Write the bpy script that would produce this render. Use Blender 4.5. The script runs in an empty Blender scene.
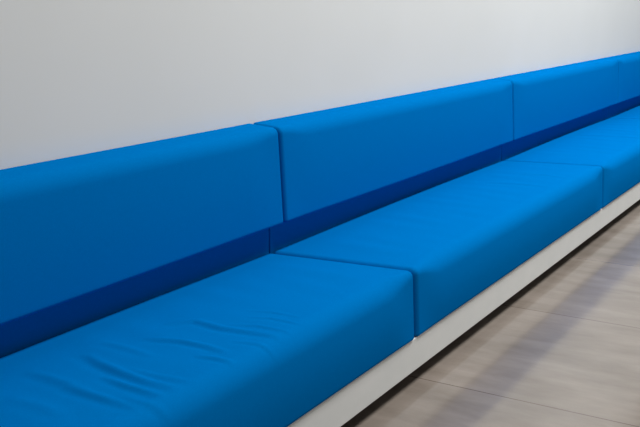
import bpy, math
import numpy as np
from mathutils import Matrix

S = bpy.context.scene
COL = S.collection
rng = np.random.RandomState(7)

# ------------------------------------------------------------------ helpers
def link(name, me, mat=None, parent=None, smooth=True):
    o = bpy.data.objects.new(name, me)
    COL.objects.link(o)
    if mat:
        me.materials.append(mat)
    if smooth:
        me.polygons.foreach_set('use_smooth', [True] * len(me.polygons))
    if parent:
        o.parent = parent
    return o

def tag(o, label, cat, group=None):
    o['label'] = label
    o['category'] = cat
    if group:
        o['group'] = group

def bevel_box(name, x0, x1, y0, y1, z0, z1, mat, parent=None, bev=0.002):
    import bmesh
    bm = bmesh.new()
    bmesh.ops.create_cube(bm, size=1)
    for v in bm.verts:
        v.co = ((x0 + x1) / 2 + v.co.x * (x1 - x0), (y0 + y1) / 2 + v.co.y * (y1 - y0),
                (z0 + z1) / 2 + v.co.z * (z1 - z0))
    if bev:
        bmesh.ops.bevel(bm, geom=bm.edges[:], offset=bev, segments=2, affect='EDGES', profile=.5)
    me = bpy.data.meshes.new(name)
    bm.to_mesh(me); bm.free()
    return link(name, me, mat, parent, smooth=False)

def offset_poly(c, d):
    """Move the edges of a convex polygon (clockwise list of (y, z)) inwards by d."""
    n = len(c); c = np.array(c, float); out = []
    cen = c.mean(0)
    lines = []
    for i in range(n):
        a, b = c[i], c[(i + 1) % n]
        t = (b - a) / np.linalg.norm(b - a)
        nn = np.array([-t[1], t[0]])
        if nn @ (cen - a) < 0:
            nn = -nn
        lines.append((a + nn * d, t))
    for i in range(n):
        p, t = lines[i - 1]; q, s = lines[i]
        k = np.linalg.solve(np.array([t, -s]).T, q - p)
        out.append(p + t * k[0])
    return np.array(out)

def profile(corners, radii, inset, arc, edge):
    """Rounded polygon. arc = points per corner, edge[i] = points along the edge after corner i.
    Returns points, id of the edge (or -1 for arcs)."""
    c = offset_poly(corners, inset); n = len(c)
    arcs = []
    for i in range(n):
        r = max(radii[i] - inset, .0015)
        p = c[i]; a = c[i - 1] - p; b = c[(i + 1) % n] - p
        a /= np.linalg.norm(a); b /= np.linalg.norm(b)
        ang = math.acos(float(np.clip(a @ b, -1, 1)))
        L = r / math.tan(ang / 2)
        m = (a + b) / np.linalg.norm(a + b)
        ctr = p + m * (r / math.sin(ang / 2))
        s = p + a * L - ctr; e = p + b * L - ctr
        w = math.acos(float(np.clip((s @ e) / (r * r), -1, 1)))
        pts = []
        for k in range(arc):
            t = k / (arc - 1)
            pts.append(ctr + (s * math.sin((1 - t) * w) + e * math.sin(t * w)) / math.sin(w))
        arcs.append(pts)
    pts = []
    for i in range(n):
        pts += arcs[i]
        s, e = arcs[i][-1], arcs[(i + 1) % n][0]
        for k in range(1, edge[i] + 1):
            pts.append(s + (e - s) * k / (edge[i] + 1))
    return np.array(pts)

def smooth01(t):
    t = np.clip(t, 0, 1)
    return t * t * (3 - 2 * t)

def cushion(name, x0, x1, corners, radii_end, radii_mid, edge, nx, mat, puff, end_r=.007, arc=9,
            blend=.22, post=None):
    """Upholstered block: profile swept along X, tight at its stitched ends, puffed in between."""
    ends = [(end_r * (1 - math.cos(a)), end_r * (1 - math.sin(a))) for a in np.linspace(0, math.pi / 2, 6)]
    st = [(x0 + dx, ins) for dx, ins in ends]
    a, b = x0 + end_r, x1 - end_r
    # a little denser near both ends
    tt = np.linspace(0, 1, nx + 2)[1:-1]
    st += [(a + (b - a) * t, 0) for t in tt]
    st += [(x1 - dx, ins) for dx, ins in reversed(ends)]
    rings = []; xs = []
    for x, ins in st:
        g = float(smooth01(min(x - x0, x1 - x) / blend))
        rad = [re + (rm - re) * g for re, rm in zip(radii_end, radii_mid)]
        P = profile(corners, rad, ins, arc, edge)
        rings.append(P); xs.append(x)
    P = np.array(rings); m, n, _ = P.shape
    V = np.zeros((m, n, 3))
    V[:, :, 0] = np.array(xs)[:, None]
    V[:, :, 1:] = P
    X = V[:, :, 0]
    g = smooth01(np.minimum(X - x0, x1 - X) / blend)
    V = puff(V, g)
    if post is not None:
        V = post(V)
    verts = V.reshape(-1, 3)
    faces = []
    for i in range(m - 1):
        for j in range(n):
            k = (j + 1) % n
            faces.append((i * n + j, i * n + k, (i + 1) * n + k, (i + 1) * n + j))
    verts = verts.tolist()
    c0 = V[0].mean(0); c1 = V[-1].mean(0)
    i0 = len(verts); verts.append(c0.tolist()); i1 = len(verts); verts.append(c1.tolist())
    for j in range(n):
        k = (j + 1) % n
        faces.append((i0, k, j)); faces.append((i1, (m - 1) * n + j, (m - 1) * n + k))
    me = bpy.data.meshes.new(name)
    me.from_pydata(verts, [], faces)
    me.validate()
    import bmesh
    bm = bmesh.new(); bm.from_mesh(me)
    bmesh.ops.recalc_face_normals(bm, faces=bm.faces[:])
    bm.to_mesh(me); bm.free()
    return link(name, me, mat)

# ---------------------------------------------------------------- materials
def new_mat(name):
    m = bpy.data.materials.new(name); m.use_nodes = True
    nt = m.node_tree
    return m, nt, nt.nodes['Principled BSDF']

def noise(nt, scale, detail=3, rough=.5, vec=None, mapscale=None):
    tc = nt.nodes.new('ShaderNodeTexCoord')
    mp = nt.nodes.new('ShaderNodeMapping')
    if mapscale:
        mp.inputs['Scale'].default_value = mapscale
    nt.links.new(tc.outputs['Object'], mp.inputs['Vector'])
    n = nt.nodes.new('ShaderNodeTexNoise')
    n.inputs['Scale'].default_value = scale
    n.inputs['Detail'].default_value = detail
    n.inputs['Roughness'].default_value = rough
    nt.links.new(mp.outputs['Vector'], n.inputs['Vector'])
    return n

def ramp(nt, src, c0, c1, p0=.3, p1=.7):
    r = nt.nodes.new('ShaderNodeValToRGB')
    r.color_ramp.elements[0].position = p0; r.color_ramp.elements[0].color = (*c0, 1)
    r.color_ramp.elements[1].position = p1; r.color_ramp.elements[1].color = (*c1, 1)
    nt.links.new(src, r.inputs['Fac'])
    return r

def bump(nt, src, bsdf, strength, dist):
    b = nt.nodes.new('ShaderNodeBump')
    b.inputs['Strength'].default_value = strength
    b.inputs['Distance'].default_value = dist
    nt.links.new(src, b.inputs['Height'])
    nt.links.new(b.outputs['Normal'], bsdf.inputs['Normal'])

FAB, nt, bs = new_mat('blue_fabric')
n = noise(nt, 220, 2, .6)
r = ramp(nt, n.outputs['Fac'], (.000, .142, .445), (.000, .156, .480))
nt.links.new(r.outputs['Color'], bs.inputs['Base Color'])
bs.inputs['Roughness'].default_value = .8
bs.inputs['Specular IOR Level'].default_value = 0
n2 = noise(nt, 900, 1, .5)
bump(nt, n2.outputs['Fac'], bs, .12, .001)

WALL, nt, bs = new_mat('painted_wall')
n = noise(nt, 1.1, 3, .5)
r = ramp(nt, n.outputs['Fac'], (.69, .70, .69), (.715, .725, .72))
nt.links.new(r.outputs['Color'], bs.inputs['Base Color'])
bs.inputs['Roughness'].default_value = .75
bs.inputs['Specular IOR Level'].default_value = .25
n2 = noise(nt, 160, 3, .6)
bump(nt, n2.outputs['Fac'], bs, .06, .001)

WHITE, nt, bs = new_mat('white_lacquer')
n = noise(nt, 6, 3, .5)
r = ramp(nt, n.outputs['Fac'], (.72, .735, .73), (.76, .77, .765))
nt.links.new(r.outputs['Color'], bs.inputs['Base Color'])
bs.inputs['Roughness'].default_value = .5

DARK, nt, bs = new_mat('dark_plinth')
n = noise(nt, 8, 3, .5)
r = ramp(nt, n.outputs['Fac'], (.045, .045, .036), (.065, .063, .05))
nt.links.new(r.outputs['Color'], bs.inputs['Base Color'])
bs.inputs['Roughness'].default_value = .7

GX0, GX, GY0 = 3.0716, 1.0153, 0.18
TILE, nt, bs = new_mat('floor_tile')
tc = nt.nodes.new('ShaderNodeTexCoord')
sep = nt.nodes.new('ShaderNodeSeparateXYZ')
nt.links.new(tc.outputs['Object'], sep.inputs['Vector'])
def mth(op, a, b=None):
    m = nt.nodes.new('ShaderNodeMath'); m.operation = op
    for i, v in enumerate((a, b)):
        if v is None: continue
        if isinstance(v, (int, float)): m.inputs[i].default_value = v
        else: nt.links.new(v, m.inputs[i])
    return m.outputs[0]
def cell(sock, o, size):
    t = mth('DIVIDE', mth('SUBTRACT', sock, o), size)
    fr = mth('FRACT', t)
    d = mth('MULTIPLY', mth('MINIMUM', fr, mth('SUBTRACT', 1, fr)), size)
    return mth('FLOOR', t), d
ix, dx = cell(sep.outputs['X'], GX0, GX)
iy, dy = cell(sep.outputs['Y'], GY0, 2.03)
grout = mth('LESS_THAN', mth('MINIMUM', dx, dy), .003)
comb = nt.nodes.new('ShaderNodeCombineXYZ')
nt.links.new(ix, comb.inputs[0]); nt.links.new(iy, comb.inputs[1])
wn = nt.nodes.new('ShaderNodeTexWhiteNoise'); wn.noise_dimensions = '2D'
nt.links.new(comb.outputs[0], wn.inputs['Vector'])
n = noise(nt, 3.2, 6, .62, mapscale=(2.6, .75, 1))
r = ramp(nt, n.outputs['Fac'], (.200, .168, .144), (.282, .243, .216), .3, .72)
nb = noise(nt, 1.3, 3, .5)
r2 = ramp(nt, nb.outputs['Fac'], (.88, .88, .88), (1.08, 1.07, 1.06), .35, .65)
mx = nt.nodes.new('ShaderNodeMix'); mx.data_type = 'RGBA'; mx.blend_type = 'MULTIPLY'
mx.inputs['Factor'].default_value = 1
nt.links.new(r.outputs['Color'], mx.inputs[6]); nt.links.new(r2.outputs['Color'], mx.inputs[7])
hs = nt.nodes.new('ShaderNodeHueSaturation')
nt.links.new(mth('ADD', .97, mth('MULTIPLY', wn.outputs['Value'], .07)), hs.inputs['Value'])
nt.links.new(mx.outputs[2], hs.inputs['Color'])
mg = nt.nodes.new('ShaderNodeMix'); mg.data_type = 'RGBA'
nt.links.new(mth('MULTIPLY', grout, .8), mg.inputs['Factor'])
nt.links.new(hs.outputs['Color'], mg.inputs[6]); mg.inputs[7].default_value = (.10, .07, .06, 1)
nt.links.new(mg.outputs[2], bs.inputs['Base Color'])
bs.inputs['Roughness'].default_value = .12
bs.inputs['Specular IOR Level'].default_value = .8
bump(nt, n.outputs['Fac'], bs, .015, .002)

# ------------------------------------------------------------------ setting
M, X0 = 2.6082, 2.9840            # length of one bench module, first seam
YF, YR, YW = 1.384, 2.028, 2.112  # seat front, seat rear, wall
XA, XB = X0 - M, X0 + 3 * M

floor = bevel_box('floor', -4, 18, -7, YW + .1, -.1, 0, TILE, bev=0)
floor['kind'] = 'structure'
wall = bevel_box('wall_back', -4, 18, YW, YW + .1, 0, 3.4, WALL, bev=0)
wall['kind'] = 'structure'

# ------------------------------------------------------------------ bench base
root = bpy.data.objects.new('bench_base', None)
COL.objects.link(root); root.location = (XA, YF, 0)
tag(root, 'long white bench base with a low overhanging front band under the blue seats', 'bench base')
def part(name, *a, **k):
    o = bevel_box(name, *a, **k); o.parent = root
    o.matrix_parent_inverse = Matrix.Translation(root.location).inverted()
    return o
ZB0, ZB1 = .0628, .1924
part('front_panel', XA, XB, YF + .004, YF + .030, ZB0, ZB1 - .001, WHITE)
part('deck', XA, XB, YF + .031, YW - .001, ZB1 - .022, ZB1 - .001, WHITE)
pl = part('plinth', XA + .05, XB - .05, YF + .22, YW - .001, 0, ZB1 - .023, DARK)
pl['label'] = 'dark recessed plinth'

# ------------------------------------------------------------------ creases
def crease(V, lines, zmin):
    """Pressed-in folds in the cloth: each line = (points (x, y), width, height)."""
    X, Y = V[:, :, 0], V[:, :, 1]
    up = smooth01((V[:, :, 2] - zmin) / .03)
    H = np.zeros_like(X)
    for pts, w, amp in lines:
        pts = np.array(pts, float)
        seg = np.linalg.norm(np.diff(pts, axis=0), axis=1); cum = np.concatenate([[0], np.cumsum(seg)])
        best = np.full(X.shape, 1e9); sd = np.zeros_like(X); tt = np.zeros_like(X)
        for i in range(len(seg)):
            a, b = pts[i], pts[i + 1]; u = (b - a) / seg[i]
            raw = (X - a[0]) * u[0] + (Y - a[1]) * u[1]
            t = np.clip(raw, 0, seg[i])
            dx_, dy_ = X - a[0] - u[0] * t, Y - a[1] - u[1] * t
            d = np.hypot(dx_, dy_)
            s = np.where(dx_ * 1.0 >= 0, 1, -1)
            k = d < best
            best = np.where(k, d, best); sd = np.where(k, d * s, sd); tt = np.where(k, (cum[i] + t) / cum[-1], tt)
        env = np.sin(np.pi * np.clip(tt, 0, 1)) ** .7
        H += amp * env * (np.exp(-((sd - w) / w) ** 2) - .55 * np.exp(-((sd + .35 * w) / (1.1 * w)) ** 2))
    V[:, :, 2] += H * up
    return V

# creases
C0 = [
    ([(2.04, 1.771), (2.105, 1.716), (2.094, 1.614), (2.119, 1.48), (2.127, 1.412)], 0.0156, 0.006),
    ([(1.908, 1.745), (1.944, 1.638), (1.951, 1.551), (1.945, 1.473)], 0.0144, 0.0056),
    ([(1.879, 1.539), (1.895, 1.484), (1.903, 1.416)], 0.012, 0.0036),
    ([(1.734, 1.822), (1.7, 1.725), (1.684, 1.645), (1.671, 1.528), (1.678, 1.432)], 0.018, 0.0072),
    ([(1.639, 1.655), (1.627, 1.552), (1.626, 1.436)], 0.0144, 0.0052),
    ([(1.536, 1.691), (1.538, 1.617), (1.537, 1.539), (1.542, 1.432)], 0.0168, 0.0056),
    ([(2.133, 1.617), (2.172, 1.535), (2.186, 1.412)], 0.0096, 0.0022),
    ([(2.216, 1.603), (2.252, 1.535), (2.257, 1.429)], 0.0096, 0.0024),
    ([(2.262, 1.655), (2.302, 1.569), (2.308, 1.469)], 0.0096, 0.0016),
    ([(1.563, 1.859), (1.557, 1.741), (1.544, 1.607)], 0.0192, 0.0036),
    ([(1.827, 1.848), (1.822, 1.749), (1.809, 1.628)], 0.0168, 0.0028),
    ([(1.714, 1.648), (1.713, 1.545), (1.736, 1.432)], 0.0144, 0.0032),
    ([(1.567, 1.545), (1.57, 1.451), (1.596, 1.364)], 0.0156, 0.0032),
    ([(2.025, 1.519), (2.049, 1.449), (2.06, 1.355)], 0.0108, 0.002),
    ([(1.408, 1.753), (1.417, 1.66), (1.408, 1.55)], 0.024, 0.0032),
]
C1 = [
    ([(4.689, 1.789), (4.735, 1.632), (4.747, 1.478)], 0.024, 0.0048),
    ([(5.031, 1.714), (5.073, 1.583), (5.032, 1.418)], 0.024, 0.0028),
]
C2 = [
    ([(6.812, 1.918), (6.839, 1.671), (6.884, 1.401)], 0.036, 0.006),
    ([(6.23, 1.582), (6.228, 1.419), (6.168, 1.279)], 0.036, 0.0024),
]
# end creases

# ------------------------------------------------------------------ cushions
ZU = .5585                         # underside of the back cushions
def seat_puff(V, g):
    Y, Z = V[:, :, 1].copy(), V[:, :, 2].copy()
    u = np.clip((Y - YF) / (YR - YF), 0, 1)
    v = np.clip((Z - .1924) / (.455 - .1924), 0, 1)
    top = smooth01((Z - .36) / .06)
    X = V[:, :, 0]; h = np.sin(np.pi * np.clip((X - X.min()) / (X.max() - X.min()), 0, 1))
    V[:, :, 2] += top * g * .010 * np.sin(np.pi * u) ** .9
    V[:, :, 2] += top * h * .008 * smooth01((u - .1) / .8)
    V[:, :, 2] += top * g * np.sin(np.pi * u) * .0016 * (np.sin(X * 23 + Y * 7 + 2 * np.sin(Y * 5)) * np.sin(X * 9.1 + 1.3)
                                         + .6 * np.sin(X * 41 - Y * 11) * np.sin(X * 5.3 + Y * 4))
    fr = smooth01((YF + .09 - Y) / .06)
    V[:, :, 1] -= fr * g * .011 * np.sin(np.pi * v)
    return V

def back_puff(V, g):
    Y, Z = V[:, :, 1].copy(), V[:, :, 2].copy()
    v = np.clip((Z - ZU) / (.93 - ZU), 0, 1)
    fr = smooth01((2.04 - Y) / .05)
    V[:, :, 1] -= fr * g * .006 * np.sin(np.pi * v)
    X = V[:, :, 0]; h = np.sin(np.pi * np.clip((X - X.min()) / (X.max() - X.min()), 0, 1))
    V[:, :, 2] -= fr * h * .004 * smooth01(1 - v / .4)
    return V

def no_puff(V, g):
    return V

GAP = .006

seat_lab = ['blue seat cushion nearest the camera, creased cloth, at the bottom left of the photo',
            'blue seat cushion in the middle of the bench, between the two front seams',
            'third blue seat cushion from the left, running out at the right edge',
            'farthest blue seat cushion, only a sliver below the farthest back cushion']
back_lab = ['blue back cushion cut off by the left edge of the photo, nearest the camera',
            'second blue back cushion from the left, in the middle against the wall',
            'third blue back cushion from the left, the shorter looking one at upper right',
            'farthest blue back cushion, cut off by the right edge of the photo']
low_lab = ['shaded blue backrest strip below the nearest back cushion at the left edge',
           'shaded blue backrest strip below the second back cushion from the left',
           'shaded blue backrest strip below the third back cushion from the left',
           'shaded blue backrest strip below the farthest back cushion at the right edge']
for i in range(4):
    a, b = X0 + (i - 1) * M, X0 + i * M
    lines = [C0, C1, C2, []][i]
    o = cushion('seat_cushion', a + GAP, b - GAP,
                [(YF - .004, .1924), (YF + .008, .455), (YR, .4345), (YR, .1924)],
                (.010, .026, .018, .01), (.014, .060, .024, .01), (22, [110, 90, 70, 40][i], 4, 4),
                [520, 400, 240, 120][i], FAB, seat_puff, end_r=.022,
                post=(lambda V, L=lines: crease(V, L, .40)) if lines else None)
    tag(o, seat_lab[i], 'seat cushion', 'blue seat cushions along the bench')
    o = cushion('back_cushion', a + GAP, b - GAP,
                [(1.954, ZU), (1.977, .934), (YW - .001, .945), (YW - .001, ZU)],
                (.012, .030, .006, .006), (.014, .058, .008, .006), (40, 6, 4, 6),
                160, FAB, back_puff, end_r=.015)
    tag(o, back_lab[i], 'back cushion', 'blue back cushions along the wall')
    o = cushion('backrest_strip', a + .004, b - .004,
                [(YR + .002, ZB1), (YR + .002, ZU - .001), (YW - .001, ZU - .001), (YW - .001, ZB1)],
                (.006, .006, .004, .004), (.006, .006, .004, .004), (20, 3, 3, 3),
                60, FAB, no_puff, end_r=.005)
    tag(o, low_lab[i], 'backrest strip', 'blue backrest strips behind the seats')

# ------------------------------------------------------------------ light
def area(name, loc, target, sx, sy, power, color=(1, 1, 1)):
    L = bpy.data.lights.new(name, 'AREA'); L.shape = 'RECTANGLE'
    L.size = sx; L.size_y = sy; L.energy = power; L.color = color
    o = bpy.data.objects.new(name, L); COL.objects.link(o)
    o.location = loc
    from mathutils import Vector
    d = Vector(target) - Vector(loc)
    o.rotation_euler = d.to_track_quat('-Z', 'Y').to_euler()
    return o
# a row of ceiling panels along the bench, and an added fill light from the front
for lx, pw, c in ((3.3, 190, (1, .985, .945)), (7.2, 255, (.985, 1, .985)), (11, 112, (.94, 1, 1.02))):
    area('ceiling_lamp', (lx, -.15, 5), (lx, -.15, 0), 2.5, 1.4, pw, c)
area('front_fill', (5, -7, 2.4), (5, 1.8, .6), 10, 3, 100, (1, 1, .98))  # added to lift the seat fronts, stands for no known source

W = bpy.data.worlds.new('room_light'); S.world = W; W.use_nodes = True
W.node_tree.nodes['Background'].inputs[0].default_value = (.93, .96, 1, 1)
W.node_tree.nodes['Background'].inputs[1].default_value = .03

# ------------------------------------------------------------------ camera
cam = bpy.data.cameras.new('camera'); co = bpy.data.objects.new('camera', cam); COL.objects.link(co)
R = Matrix([[0.5159781644, 0.1876816368, -0.8357883327],
            [-0.8566017102, 0.1132895648, -0.5033875093],
            [0.0002095048, 0.9756746782, 0.2192233527]])
co.matrix_world = Matrix.Translation((0, 0, 1.4)) @ R.to_4x4()
cam.sensor_width = 36; cam.sensor_fit = 'HORIZONTAL'; cam.lens = 935.58 * 36 / 640
cam.clip_start = .05
S.camera = co

S.view_settings.view_transform = 'Standard'; S.view_settings.look = 'None'
S.view_settings.exposure = 0; S.view_settings.gamma = 1
